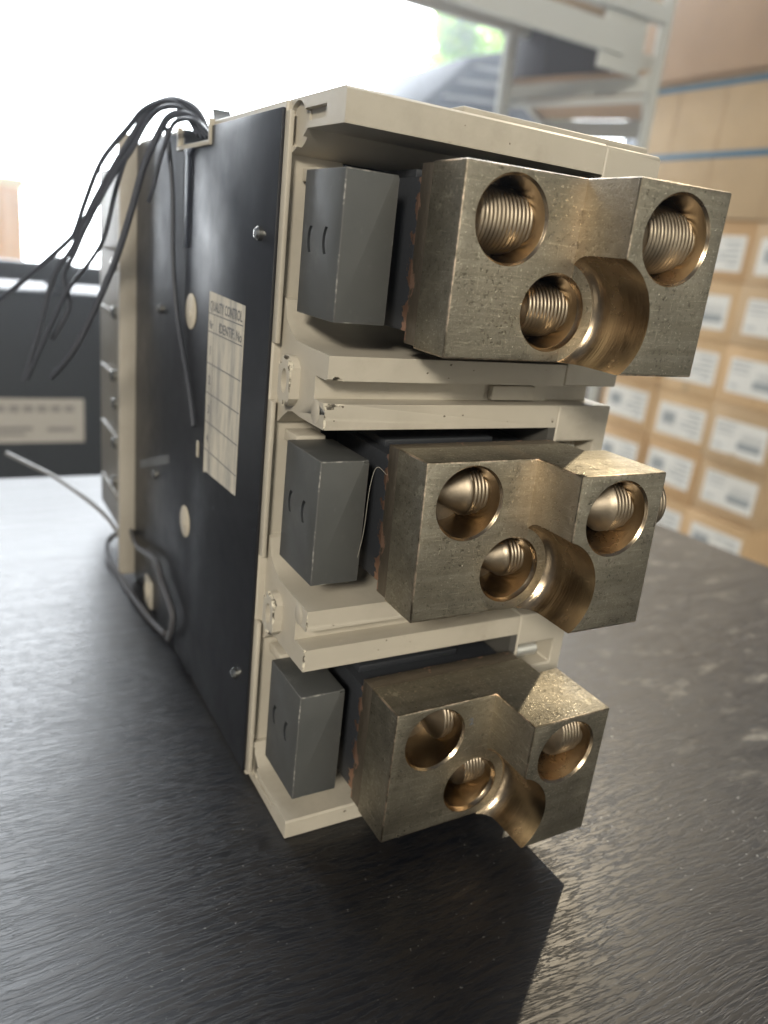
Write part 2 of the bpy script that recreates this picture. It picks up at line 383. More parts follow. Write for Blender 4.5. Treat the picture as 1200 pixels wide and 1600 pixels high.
for y, z in ((78, 144.4), (78.2, 63.7)):
    b = MB(); b.lathe((-.85, y, z), 'x', [(0, 6.3), (-.35, 6.3), (-.5, 6.0)], 32); b.lathe((-1.3, y, z - 1), 'x', [(0, 1.6), (-.35, 1.2)], 12)
    b.obj('round_plug', DISC, BR)
for y, z in ((10.7, 173.2), (10.3, 34.1), (125.7, 68.7), (120.8, 140.5)):
    b = MB(); b.lathe((-.9, y, z), 'x', [(0, 2.0), (-1.2, 2.0), (-1.9, 1.3), (-2.0, .2)], 20)
    o = b.obj('panel_screw', STEEL, BR); c = MB(); c.box(-3, -1.5, y - .3, y + .3, z - 3, z + 3); cut(o, c)
# quality control label with its ruled lines and lettering
b = MB(); b.prism([(20.3, 152.6), (56, 153.6), (56.2, 90.6), (53, 91.6), (21.2, 93)], 'x', -1.08, -.92)
lab = b.obj('quality_label', PAPER, BR)
def bar(y0, y1, z0, z1): return (-1.13, -1.07, min(y0, y1), max(y0, y1), min(z0, z1), max(z0, z1))
b = MB()
for z in (146.6, 140.6, 130.0, 119.8, 109.6, 99.6): b.box(*bar(21.2, 55.9, z - .17, z + .17))
b.box(*bar(49.7, 49.95, 91.4, 146.4)); b.obj('ruled_lines', INK, lab)
def lettering(txt, y, z, size, parent=lab):
    cu = bpy.data.curves.new('lettering', 'FONT'); cu.body = txt; cu.size = size * MM; cu.extrude = .00002; cu.resolution_u = 2; cu.offset = .00007
    to = bpy.data.objects.new('tmp', cu); C.objects.link(to); bpy.context.view_layer.update()
    me = bpy.data.meshes.new_from_object(to.evaluated_get(bpy.context.evaluated_depsgraph_get()))
    bpy.data.objects.remove(to); me.materials.clear(); o = link('lettering', me, INK, parent)
    o.rotation_euler = (math.pi / 2, 0, -math.pi / 2); o.location = (-1.12 * MM, y * MM, z * MM); return o
o = lettering('QUALITY CONTROL', 54.6, 147.6, 4.6); o.scale.x = .76
lettering('Nr', 54.8, 141.6, 4.0).scale.x = .8
lettering('IDENTIF. No', 44.5, 141.5, 4.4).scale.x = .95
for t_, z in (('1', 133), ('2', 123), ('3', 112.8), ('4', 102.6)): lettering(t_, 53.8, z, 4.2)
# wires that leave the notch and hang over the rear edge
WIRE = mat('black_cable_sheath', (.045, .048, .058), .34)
W = [[(4.0, 80.1, 203.1), (1.9, 88.9, 211.5), (-2.8, 102.9, 215.3), (-8.3, 113.1, 212.2), (-13.5, 120.5, 202.2), (-19.2, 127.5, 190.5), (-24.0, 134.3, 179.7), (-27.8, 140.8, 169.6), (-31.4, 147.1, 159.2), (-37.4, 154.5, 148.1), (-43.9, 157.1, 123.8), (-49.8, 160.5, 102.5)],
 [(2.7, 82.7, 202.5), (-0.8, 93.0, 211.3), (-6.1, 103.3, 212.1), (-10.0, 110.5, 207.4), (-14.4, 116.1, 197.4), (-19.0, 122.4, 189.3), (-24.6, 127.8, 177.3), (-26.6, 133.4, 171.1), (-27.6, 139.2, 167.3), (-31.2, 144.1, 156.9), (-34.3, 149.5, 148.8), (-32.4, 150.2, 135.9), (-38.7, 155.1, 121.6)],
 [(3.4, 78.1, 202.2), (0.6, 87.9, 209.1), (-3.9, 99.8, 209.7), (-6.3, 106.6, 204.6), (-10.7, 111.8, 192.4), (-14.5, 115.2, 176.3), (-18.5, 118.9, 160.7), (-22.4, 123.7, 148.1), (-27.7, 128.6, 133.6), (-34.5, 134.1, 118.4), (-41.2, 141.4, 107.7)],
 [(4.2, 83.4, 203.3), (0.3, 96.5, 213.3), (-5.8, 109.1, 213.7), (-10.7, 117.6, 206.8), (-14.7, 123.8, 195.5), (-17.7, 128.9, 182.8), (-21.2, 132.6, 165.8), (-25.8, 139.5, 155.2), (-33.4, 147.4, 142.6), (-42.0, 152.6, 121.8), (-49.0, 158.0, 103.8)],
 [(3.5, 75.7, 202.4), (-0.1, 84.1, 207.5), (-3.9, 93.5, 207.2), (-5.8, 97.3, 202.0), (-7.6, 100.2, 194.5), (-9.2, 102.5, 185.8), (-10.3, 105.7, 180.2)],
 [(2.0, 85.1, 203.3), (-2.4, 99.9, 214.1), (-9.6, 112.6, 212.3), (-14.4, 121.9, 205.4), (-22.1, 130.9, 193.6), (-27.0, 137.4, 179.3), (-30.3, 143.6, 166.9), (-31.7, 151.9, 162.7), (-38.8, 161.9, 153.9), (-48.1, 172.3, 143.2), (-56.5, 182.9, 134.1)]]
for i, p in enumerate(W): tube('wire', p, (1.15, .95, 1.3, .95, .8, 1.05)[i], WIRE, BR)
tube('wire', [(-4, 106, 206), (-3, 100, 185), (-3.2, 96, 160), (-2.6, 90, 140), (-2.2, 74, 118), (-2.2, 66, 105)], .9, WIRE, BR)
tube('wire', [(-51.4, 271.9, 39.3), (-40.9, 260.2, 35.8), (-29.0, 247.3, 31.6), (-20.4, 236.3, 27.0), (-12.0, 225.1, 21.6), (-5.3, 214.7, 15.7), (-1.0, 205.4, 8.9)], 1.2, mat('grey_cable_sheath', (.16, .16, .16), .35), BR)
LOOPM = mat('satin_grey_cable', (.07, .07, .075), .3)
tube('wire', [(3, 214, 10), (-5.8, 214.0, 3.2), (-9.9, 191.3, 2.2), (-8.6, 169.3, 2.2), (-6.3, 131.1, 2.2), (-4.3, 113.3, 2.2), (-2.6, 99.6, 3.6)], 1.45, LOOPM, BR)
tube('wire', [(-2, 176, 26), (-4.0, 149.6, 25.8), (-4.0, 112.3, 33.4), (-4.0, 101.5, 28.0), (-4.0, 83.0, 22.8), (-4.0, 83.0, 14.5), (-3.6, 88.7, 6.5)], 1.3, LOOPM, BR)

# front mouldings
top_poly = [(1, 193.4), (-3, 193.8), (-7, 195.6), (-11.3, 198.8), (-32.2, 198.5), (-32.2, 205.6), (-31.4, 206.2), (1, 206.2)]
b = MB(); b.prism(top_poly, 'x', 1.4, 79.9)
o = b.obj('top_barrier', CREAM, BR)
c = MB(); c.lathe((1.4, -4.6, 200.2), 'x', [(-2, 5.4), (1.3, 5.4)], 32); c.box(-1, 3.2, -22, -9.2, 200.4, 203.4); cut(o, c); bevmod(o, .45)
b = MB(); b.prism([(1, 206.1), (-30.3, 206.1), (-30.3, 207.4), (-29.8, 207.8), (1, 207.8)], 'x', 34, 97); b.obj('raised_ridge', CREAM, BR, .25)
bot_poly = [(1, .2), (-32.2, .2), (-32.2, 5.7), (-31.7, 6.2), (-9, 6.4), (-5.5, 7.6), (-3, 10), (-1.6, 14), (1, 14)]
b = MB(); b.prism(bot_poly, 'x', 1.4, 79.9); o = b.obj('bottom_barrier', CREAM, BR)
c = MB(); c.lathe((1.4, -3.2, 7.6), 'x', [(-2, 3.4), (.8, 3.4)], 28, ry=1.5); c.box(-1, 2.2, -22, -6, 3.4, 5.0); cut(o, c); bevmod(o, .45)
part_poly = [(1, 158), (-1.8, 157), (-3.4, 152), (-7.3, 148.9), (-11.7, 147.3), (-20, 146.9), (-32.2, 146.6), (-32.2, 140.4), (-25, 140.4), (-25, 134.5), (-32.2, 134.5),
             (-32.2, 127.8), (-22.8, 127.7), (-17, 127.7), (-11.7, 128.1), (-8.2, 127.4), (-4.5, 125), (-1.6, 122.9), (1, 122.7)]
def chips(o, spots, seed):
    rnd = random.Random(seed)
    c = MB()
    for (x, y, z, r) in spots:
        bm2 = bmesh.new(); bmesh.ops.create_icosphere(bm2, subdivisions=3, radius=1)
        for v in bm2.verts:
            p = v.co.copy(); d = 1 + .45 * noise.noise(p * 1.7 + Vector((seed * 3.1, x, z)))
            v.co = Vector((x, y, z)) + Vector((p.x * r[0], p.y * r[1], p.z * r[2])) * d
        me2 = bpy.data.meshes.new('t'); bm2.to_mesh(me2); bm2.free(); n0 = len(c.bm.faces); c.bm.from_mesh(me2); bpy.data.meshes.remove(me2)
        c.bm.faces.ensure_lookup_table()
        for f in c.bm.faces[n0:]: f.material_index = 1
    return cut(o, c)
for k in (0, 1):
    b = MB(); b.prism([(y, z - PITCH * k) for y, z in part_poly], 'x', 2.7, 79.9)
    o = b.obj('pole_barrier', [CREAM, CREAM_CHIP], BR); dz = -PITCH * k
    if k == 0:
        chips(o, [(2.7, -32.4, 139.8 + dz, (4.6, 1.6, 1.3)), (5.6, -32.6, 139.9 + dz, (2.0, 1.4, 1.6)), (2.7, -32.5, 134.6 + dz, (3.2, 1.6, 1.6)), (5.2, -32.6, 134.9 + dz, (3.6, 1.3, 1.1)), (2.5, -32.6, 129.6 + dz, (.9, .9, 2.4))], 3)
    else:
        chips(o, [(2.5, -32.6, 143 + dz, (.8, .8, 3.2)), (2.5, -32.6, 131 + dz, (.9, .9, 3.4)), (2.5, -32.4, 134.6 + dz, (1.1, 1, .7))], 5)
    bevmod(o, .3, ang=40)
    b = MB(); b.box(57.9, 73.6, -27.4, -24.9, 134.9 + dz, 139.2 + dz); b.obj('groove_block', CREAM, BR, .4)
    # moulded bushing with a scuffed rim
    b = MB(); yc, zc = -11, 136.4 + dz
    pr = [(2.9, 5.7), (4.2, 4.2), (4.2, -4.2), (2.9, -5.7), (1.2, -6.8), (-1.2, -6.8), (-2.9, -5.7), (-4.2, -4.2), (-4.2, 4.2), (-2.9, 5.7), (-1.2, 6.8), (1.2, 6.8)]
    b.prism([(yc + p, zc + q) for p, q in pr], 'x', -.2, 2.9); o = b.obj('bushing', [CREAM, CREAM_CHIP], BR)
    c = MB(); c.lathe((0, yc, zc), 'x', [(-3, 1.9), (1.6, 1.9)], 24, ry=1.75, mi=0); cut(o, c)
    chips(o, [(-.4, yc - 3.6, zc + 4.8, (1.2, 1.5, 1.8)), (-.5, yc - 1, zc + 6.6, (.9, 2.6, 1.2)), (-.4, yc - 2, zc - 6.2, (1.0, 2.4, 1.4)), (-.5, yc - 4.3, zc + 1, (.8, .7, 4)), (-.4, yc + 3.2, zc + 5, (.8, 1.2, 1.4))], 11 + k)
    bevmod(o, .25)
    b = MB(); b.lathe((2.65, -26.6, (131.4 if k == 0 else 143.4) + dz), 'x', [(0, 2.7), (-.12, 2.5)], 24, ry=1.15); b.obj('ejector_mark', CREAM, BR)
for z0, z1 in ((145, 203.5), (81, 129), (2.5, 59)):
    b = MB(); b.box(.1, 1.5, -2.6, .6, z0, z1); b.obj('side_flange', CREAM, BR, .35)
    pass
# right-hand end cover, one moulding with slotted windows
b = MB()
ep = [(-.2, .3), (-32.2, .3), (-32.2, 64.5), (-24, 64.5), (-24, 70.4), (-32.2, 70.4), (-32.2, 134.5), (-24, 134.5), (-24, 140.4), (-32.2, 140.4), (-32.2, 205.4), (-31.4, 206.1), (-.2, 206.1)]
b.prism(ep, 'x', 80.3, 101); o = b.obj('end_cover', [CREAM, DARK], BR)
c = MB()
for k in range(3): c.box(81.3, 96.5, -40, -24, 114.6 + 70 * (1 - k), 123.4 + 70 * (1 - k) if k else 190, 0)
c.box(97.6, 110, -40, -15, 134.5, 140.4); c.box(97.6, 110, -40, -15, 64.5, 70.4); cut(o, c); bevmod(o, .5)
for k in (1, 2):
    b = MB(); b.lathe((81.5, -27, 118.6 + 70 * (1 - k)), 'x', [(0, 3.0), (10.5, 3.0)], 24); b.obj('window_pin', ROLLER, BR)
b = MB()
for z in (6.6, 76.8, 147): b.box(77.4, 80.1, -32.0, -.2, z, z + 51 - (.5 if z > 100 else 0))
b.obj('inner_wall', mat('shaded_inner_plastic', (.07, .066, .058), .6), BR)  # shade deep in the pockets is put into this dark colour

# drips of grime and tiny scuffs on the casing
GR = mat('grime', (.12, .10, .075), .7); rnd = random.Random(9)
for i in range(26):
    x = rnd.uniform(4, 98); z = rnd.choice([rnd.uniform(199, 205), rnd.uniform(141, 146), rnd.uniform(128.5, 134), rnd.uniform(71, 76), rnd.uniform(58.5, 64), rnd.uniform(1, 5.5)])
    b = MB(); r1 = rnd.uniform(.12, .38); n_ = 7
    b.prism([(x + r1 * rnd.uniform(.5, 1.8) * math.cos(6.283 * q / n_), z + r1 * rnd.uniform(.5, 1.3) * math.sin(6.283 * q / n_)) for q in range(n_)], 'y', -32.24, -32.1)
    b.obj('grime_spot', GR, BR)
# insulating blocks (dark grey), one per pole
for k in range(3):
    dz = -PITCH * k
    b = MB(); b.prism([(-9.7, 154.6), (-32.7, 154.6), (-32.7, 189.6), (-9.7, 189.6)], 'x', 2.6, 16.9)
    b.box(8, 15, -9.5, -.2, 158, 186)
    o = b.obj('insulating_block', [GREY, SLOT, GREY_EDGE], BR)
    bmx = bmesh.new(); bmx.from_mesh(o.data)
    bmesh.ops.bevel(bmx, geom=[e for e in bmx.edges if e.calc_face_angle(0) > .5], offset=.34 * MM, segments=2, affect='EDGES', profile=.5, material=2)
    bmx.to_mesh(o.data); bmx.free()
    c = MB()
    for s_ in (1, -1):
        pts = []
        for i in range(9):
            a = math.radians(-42 + 84 * i / 8); pts.append((-19.2 + s_ * 4.6 + 4.4 * (math.cos(a) - .75), 173.2 + 4.8 * math.sin(a)))
        for i in range(9):
            a = math.radians(42 - 84 * i / 8); pts.append((-19.2 + s_ * 4.6 - 1.5 + 4.4 * (math.cos(a) - .75), 173.2 + 4.6 * math.sin(a)))
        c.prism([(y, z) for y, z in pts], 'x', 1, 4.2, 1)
    c.box(15.2, 18, -40, -32.1, 188.9, 191)
    if k == 0: pass
    cut(o, c)
    o.location = (0, 0, dz * MM)

    for i, (px, py, sx) in enumerate(((10, -4.6, 4.6),)):
        b = MB(); b.box(px - sx, px + sx, -9.6, -.5, 187.3, 190.6); q = b.obj('block_latch', CREAM, BR, .4); q.location = (0, 0, dz * MM)

# busbars and terminal lugs
poses = [((.4, .18, -.52), (.12, -.61, -2.49)), ((-.49, -.13, .97), (-1.04, -.86, -1.91)), ((.1, -.03, -.45), (.43, -.24, .26))]
LB, LT = 151.0, 194.2
def thread_screw(name, x_tip, x_end, yc, zc, R=7.8, cone=7.5, tipr=.4, depth=.27, parent=None, flip=False):
    bm = bmesh.new(); seg = 56; pitch = 1.15; step = .16
    rings = []; x = x_tip
    xs = []
    if cone:
        for i in range(9): xs.append((x_tip + cone * i / 8, tipr + (R - depth - .2 - tipr) * (i / 8) ** .92, 0))
    n = int((x_end - x_tip - cone) / step)
    for i in range(1, n + 1): xs.append((x_tip + cone + i * step, R, 1))
    for (x, r, th_) in xs:
        ring = []
        for s_ in range(seg):
            a = 2 * math.pi * s_ / seg; rr = r
            if th_:
                ph = ((x / pitch + s_ / seg) % 1.0); tri = abs(ph * 2 - 1)
                rr = R - depth * (1 - min(1, max(0, (tri * 1.35 - .15))))
            ring.append(bm.verts.new((x, yc + rr * math.cos(a), zc + rr * math.sin(a))))
        rings.append(ring)
    for A, B in zip(rings, rings[1:]):
        for s_ in range(seg):
            f = bm.faces.new((A[s_], A[(s_ + 1) % seg], B[(s_ + 1) % seg], B[s_])); f.smooth = True
    bm.faces.new(rings[0][::-1]); bm.faces.new(rings[-1])
    bmesh.ops.recalc_face_normals(bm, faces=bm.faces); bmesh.ops.scale(bm, vec=(MM, MM, MM), verts=bm.verts)
    me = bpy.data.meshes.new(name); bm.to_mesh(me); bm.free(); me.set_sharp_from_angle(angle=math.radians(60))
    return link(name, me, SCREW, parent)
SCR = [((24.8, 58.8, 41.5), 5.0), ((28.5, 61.5, 43.5), 11.0), ((38.0, 67.5, 48.5), 3.5)]
for k in range(3):
    t_, r_ = poses[k]
    piv = Vector((50, -40, 216.3 - 0)) * MM
    Rm = Matrix.Rotation(0, 4, 'X')
    rv = Vector(r_) * math.pi / 180
    Rm = Matrix.Rotation(rv.length, 4, rv.normalized())
    M = Matrix.Translation(Vector((t_[0], t_[1], t_[2] - PITCH * k)) * MM) @ Matrix.Translation(piv) @ Rm @ Matrix.Translation(-piv)
    b = MB()
    b.prism([(21.2, -54.9), (55.0, -54.9), (55.0, -72.6), (83.3, -72.6), (83.3, -49), (76, -49), (76, -40), (21.2, -40)], 'z', LB, LT)
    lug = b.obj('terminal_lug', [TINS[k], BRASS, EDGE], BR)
    # bevel outer edges first, then machine the holes
    bmx = bmesh.new(); bmx.from_mesh(lug.data)
    ed = [e for e in bmx.edges if e.calc_face_angle(0) > .5 and e.calc_face_angle_signed(0) > 0]
    bv = bmesh.ops.bevel(bmx, geom=ed, offset=.45 * MM, segments=2, affect='EDGES', profile=.5, material=2)
    bmx.to_mesh(lug.data); bmx.free()
    c = MB()
    c.lathe((50.8, 0, 163), 'y', [(-85, 14.7), (-60.5, 14.7), (-58.3, 14.5), (-56.6, 13.9), (-55.5, 13.1), (-55.05, 12.55), (-54.8 if k == 1 else -55, 12.4)], 96, 1, capmi=0); cut(lug, c)
    c = MB()
    c.lathe((35.3, 0, 182.9), 'y', [(-60, 10.6), (-54.9, 10.15), (-54.2, 9.6), (-50, 9.45), (-29, 9.4)], 72, 1)
    c.lathe((69.0, 0, 182.3), 'y', [(-80, 10.8), (-72.6, 10.35), (-71.9, 9.8), (-68, 9.65), (-51.5, 9.6)], 72, 1)
    c.lathe((50.8, 0, 163.0), 'y', [(-60, 10.2), (-54.75, 9.5), (-53.6, 8.8), (-50, 8.65), (-29, 8.6)], 72, 1); cut(lug, c)
    for p in lug.data.polygons: p.use_smooth = True
    lug.data.set_sharp_from_angle(angle=math.radians(28))
    lug.matrix_local = M
    (xa, xb, xc), cone = SCR[k]
    thread_screw('set_screw', xa, 56, -42.5, 182.9, R=7.8 if k != 1 else 7.2, cone=cone, parent=lug)
    thread_screw('set_screw', xb, 91.0 if k == 1 else 82.5, -60.8, 182.3, R=8 if k != 1 else 7.4, cone=cone, parent=lug)
    thread_screw('set_screw', xc, 66, -43.6, 163.0, R=7.0 if k != 1 else 6.4, cone=cone, parent=lug)
    if k == 2:
        q = lettering('2', 0, 0, 3.4, lug); q.name = 'stamped_mark'; q.rotation_euler = (math.pi / 2, -.15, 0); q.location = (.0466, -.05492, .1852)
    # ragged brass burrs round the screws where they break into the bores
    b = MB(); b.box(21.35, 75.4, -40.1, -34.65, LB + .6, LT - .3); q = b.obj('contact_plate', [PLATE], BR, .25); q.matrix_local = M
    b = MB(); b.box(21.5, 74.5, -34.45, 0, LB + 3.4, LT - 3.2); b.box(24, 60, -27, -3, LT - 3.3, LT - .9)
    q = b.obj('busbar', BUS, BR, .5); q.matrix_local = M

# stray fibre caught on the middle block
tube('loose_thread', [(21.4, -34.5, 116), (18.4, -34, 118), (17.2, -33.6, 112), (17, -33.2, 100), (16, -33.1, 92)], .055, mat('pale_fibre', (.35, .33, .28), .6), BR)

# ------------------------------------------------------------------ cartons beyond the table
ORD = ['bottom', 'second', 'third', 'fourth', 'fifth', 'sixth', 'seventh']
def carton_meshes(wy, hz, dx):
    b = MB(); b.box(0, dx, 1.5, wy - 1.5, .4, hz - 1.0); body = b.mesh('box_body', 2.5)
    b = MB(); b.box(-.5, -.05, wy * .10, wy * .88, hz * .20, hz * .78); labm = b.mesh('white_label')
    b = MB(); b.box(-.8, -.45, wy * .16, wy * .50, hz * .32, hz * .46)
    for i in range(7): b.box(-.8, -.45, wy * (.17 + .045 * i), wy * (.185 + .045 * i), hz * .49, hz * .60)
    b.box(-.8, -.45, wy * .56, wy * .85, hz * .70, hz * .72); b.box(-.8, -.45, wy * .60, wy * .85, hz * .62, hz * .645); b.box(-.8, -.45, wy * .58, wy * .84, hz * .54, hz * .56)
    b.box(-.8, -.45, wy * .7, wy * .84, hz * .30, hz * .33)
    prt = b.mesh('label_print')
    b = MB(); b.box(-.6, -.1, wy * .47, wy * .57, .5, hz * .19); tp = b.mesh('tape_strip')
    for m_, mt in ((body, CARTON), (labm, WHITE), (prt, GREYINK), (tp, CARTON3)): m_.materials.append(mt)
    return body, labm, prt, tp
BM_ = carton_meshes(215.6, 157.2, 300)
BODIES = [BM_[0]]
for c_ in ((.48, .34, .20), (.60, .42, .24), (.52, .34, .18)):
    q = BM_[0].copy(); q.materials.clear(); q.materials.append(m_carton('cardboard', c_)); BODIES.append(q)
PRINTS = [BM_[2]]
for sd_ in (1, 2):
    rr = random.Random(sd_); b = MB(); y_ = 215.6; z_ = 157.2
    for i in range(5): b.box(-.8, -.45, y_ * .16, y_ * rr.uniform(.3, .52), z_ * (.30 + .09 * i), z_ * (.33 + .09 * i))
    b.box(-.8, -.45, y_ * .58, y_ * rr.uniform(.75, .85), z_ * .40, z_ * rr.uniform(.55, .66)); q = b.mesh('label_print'); q.materials.append(GREYINK); PRINTS.append(q)
rowz = [355.5 - 157.3 * i for i in range(1, 8)]      # bases of the rows, top one first
ROWN = ['top', 'second', 'third', 'fourth', 'fifth', 'sixth', 'lowest']
COLN = ['near', 'middle', 'far']
for ci, y0 in enumerate((995, 1211, 1427)):
    for ri, z0 in enumerate(rowz):
        if ci == 0 and ri == 9: continue
        e = empty('labelled_carton', (1.8 + random.uniform(-.014, .014), y0 * MM, z0 * MM),
                  'cardboard carton with white label, %s row down in the %s column of the stack' % (ROWN[ri], COLN[ci]), 'carton', 'small labelled cartons stacked beyond the table')
        for nm, m_ in zip(('box_body', 'white_label', 'label_print', 'tape_strip'), (random.choice(BODIES), BM_[1], random.choice(PRINTS), BM_[3])):
            if nm == 'tape_strip' and (ci + ri) % 3: continue
            o = bpy.data.objects.new(nm, m_); C.objects.link(o)
            if nm == 'label_print': o['kind'] = 'stuff'
            if nm == 'label_print':
                o.parent = bpy_last
            else: o.parent = e
            if nm == 'white_label': bpy_last = o; o.location = (0, random.uniform(-.008, .008), random.uniform(-.007, .007)); e.rotation_euler.z = random.uniform(-.02, .02); o.rotation_euler.x = random.uniform(-.02, .02)
# strapped cartons above
def big(name, label, box, m, straps=(), seams=()):
    x0, x1, y0, y1, z0, z1 = box
    e = empty(name, (x0 * MM, y0 * MM, z0 * MM), label, 'carton')
    b = MB(); b.box(*box); under(b.obj('box_body', m, None, 4), e)
    for z in straps:
        b = MB(); b.box(x0 - 1.5, x1 + 2, y0 - 1.5, y1 + 1.5, z - 8, z + 8); under(b.obj('blue_strap', BLUE, None, .5), e)
    for y in seams:
        b = MB(); b.box(x0 - 1, x0 + .5, y - 1, y + 1, z0 + 2, z1 - 2); under(b.obj('flap_seam', CARTON2), e)
    return e
big('dark_crate', 'dark brown crate at the far end of the labelled carton stack', (1860, 2300, 1648, 1960, -748, 350), mat('dark_brown_wood', (.10, .06, .035), .7))
big('strapped_carton', 'light brown carton bound with blue straps, on top of the labelled cartons', (1790, 2250, 1000, 1683, 357, 716), CARTON3, (699, 521), (1560, 1400, 1210))
big('plain_carton', 'large plain brown carton on top of the blue-strapped carton', (1762, 2250, 1050, 1766, 718, 1010), CARTON2)

# ------------------------------------------------------------------ shelving behind
SH = empty('storage_rack', (1.14, 1.5, -.75), 'galvanised steel storage rack behind the cartons', 'rack')
def beam(a, c_, wdt, h, name='beam', m=GALV):
    a = Vector(a); c_ = Vector(c_); d = (c_ - a); L = d.length; d.normalize(); side = d.cross(Vector((0, 0, 1))).normalized(); upv = side.cross(d)
    bm = MB(); vs = []
    for q in (a, c_):
        for s1, s2 in ((-1, -1), (1, -1), (1, 1), (-1, 1)): vs.append(bm.bm.verts.new(q + side * s1 * wdt / 2 + upv * s2 * h / 2))
    for f in ((0, 1, 2, 3), (7, 6, 5, 4), (0, 4, 5, 1), (1, 5, 6, 2), (2, 6, 7, 3), (3, 7, 4, 0)): bm.bm.faces.new([vs[i] for i in f])
    bmesh.ops.recalc_face_normals(bm.bm, faces=bm.bm.faces)
    return under(bm.obj(name, m), SH)
for (x, y) in ((1138, 1500), (1272, 1150), (1500, 1800), (1640, 1530)):
    w_ = 12 if x < 1200 else 8
    b = MB(); b.box(x - w_, x + w_, y - w_, y + w_, -750, 1150); o = b.obj('upright', GALV, None, 1); under(o, SH)
beam((1150, 1490, 566), (1262, 1150, 566), 12, 30); beam((1150, 1490, 540), (1262, 1150, 540), 30, 8)
beam((1500, 1800, 566), (1640, 1530, 566), 12, 46)
beam((1165, 1510, 586), (1500, 1800, 586), 12, 20); beam((1262, 1165, 586), (1640, 1530, 586), 12, 20)
b = MB(); b.prism([(1150, 1500), (1262, 1160), (1635, 1530), (1500, 1790)], 'z', 590, 598); under(b.obj('shelf_board', CARTON2), SH)
beam((560, 1500, 708), (1600, 1500, 712), 20, 40); beam((500, 1150, 632), (1165, 1150, 628), 16, 50)
beam((500, 1150, 690), (1262, 1150, 694), 30, 30)
b = MB(); b.prism([(560, 1160), (1262, 1160), (1400, 1500), (560, 1500)], 'z', 716, 724); under(b.obj('upper_board', CARTON3), SH)
b = MB(); b.box(1112, 1225, 1152, 1162, 575, 690); under(b.obj('end_plate', GALV, None, 1), SH)
e = empty('storage_box', (1.29, 1.5, .598), 'dark closed storage box standing on the rack shelf', 'box')
b = MB(); b.box(1185, 1400, 1420, 1600, 598.5, 720); under(b.obj('box_body', mat('dark_brown_board', (.05, .042, .045), .6), None, 3), e)
b = MB(); b.box(1180, 1405, 1415, 1605, 708, 726); under(b.obj('lid', mat('dark_board_lid', (.06, .05, .05), .6), None, 2), e)

# dark rack with sticker behind the table on the left
e = empty('tool_case', (-.2, 1.0, -.75), 'black case on a stand with a pale printed sticker, behind the table', 'case')
b = MB(); b.box(-620, 190, 900, 1150, -450, 77); under(b.obj('case_body', BLACKB, None, 6), e)
b = MB(); b.box(-620, 190, 905, 935, 88, 112); b.box(-600, -580, 905, 925, 76, 90); b.box(170, 185, 905, 925, 76, 90)
b.lathe((60, 930, 100), 'y', [(-20, 22), (20, 22)], 24); under(b.obj('carry_handle', BLACKB, None, 3), e)
b = MB(); b.box(-560, 130, 930, 1120, -749, -451); under(b.obj('stand', BLACKB, None, 3), e)
b = MB(); b.box(-120, 85, 898.4, 899.8, -121, -61); st = b.obj('sticker', mat('beige_sticker', (.34, .32, .29), .6)); under(st, e)
b = MB()
for i in range(11): b.box(-110 + 17 * i, -98 + 17 * i, 897.6, 898.5, -79, -70)
b.box(-60, 20, 897.6, 898.5, -104, -99); b.box(-60, 10, 897.6, 898.5, -111, -107); b.box(38, 72, 897.6, 898.5, -106, -100)
q = b.obj('sticker_print', mat('faded_grey_ink', (.20, .19, .18), .7)); q.parent = st

# ------------------------------------------------------------------ outside: van, skip, trees
vn = empty('parked_van', (2.6, 5.1, -.77), 'dark grey van parked in the bright yard behind the rack', 'van')
VB = mat('dark_grey_paint', (.07, .072, .078), .75, spec=.2); GLS = mat('windscreen_glass', (.05, .06, .075), .08, 0, .9)
b = MB(); b.prism([(2380, -500), (2380, 860), (2533, 1058), (2830, 1352), (3082, 1430), (3300, 1440), (3420, 1250), (3480, 900), (3500, -500)], 'y', 4250, 5300)
under(b.obj('van_body', VB, None, 40), vn)
b = MB(); b.prism([(2580, 1030), (2870, 1310), (3060, 1370), (3040, 1060)], 'y', 4238, 4249); under(b.obj('side_window', GLS), vn)
for x0, z0, x1, z1 in ((2640, 1090, 3030, 1120), (2740, 1190, 3035, 1215), (2840, 1285, 3045, 1300)):
    b = MB(); b.prism([(x0, z0), (x1, z1), (x1, z1 + 26), (x0 + 20, z0 + 20)], 'y', 4230, 4237); under(b.obj('window_reflection_streak', mat('pale_reflection', (.5, .52, .54), .4), None), vn)  # reflections on the glass, put in as pale strips
for x in (2500, 3380):
    for y in (4600, 5000):
        b = MB(); b.lathe((x, y, -440), 'x', [(-90, 330), (90, 330)], 28); under(b.obj('wheel', BLACKB, None, 12), vn)
e = empty('orange_container', (-.4, 4.5, -.77), 'orange metal container standing in the overexposed yard', 'container')
b = MB(); b.box(-500, 335, 4500, 6000, -769, 285); under(b.obj('container_body', mat('orange_paint', (.85, .50, .22), .5), None, 8), e)
b = MB()
for x in range(-480, 320, 90): b.box(x, x + 40, 4482, 4502, -740, 260)
o = under(b.obj('corrugation', mat('orange_paint_ribs', (.85, .52, .25), .5)), e); o['kind'] = 'stuff'
b = MB(); b.box(-520, 355, 4480, 6020, 283, 330); under(b.obj('container_rim', mat('pale_yellow_paint', (.8, .66, .35), .5), None, 6), e)
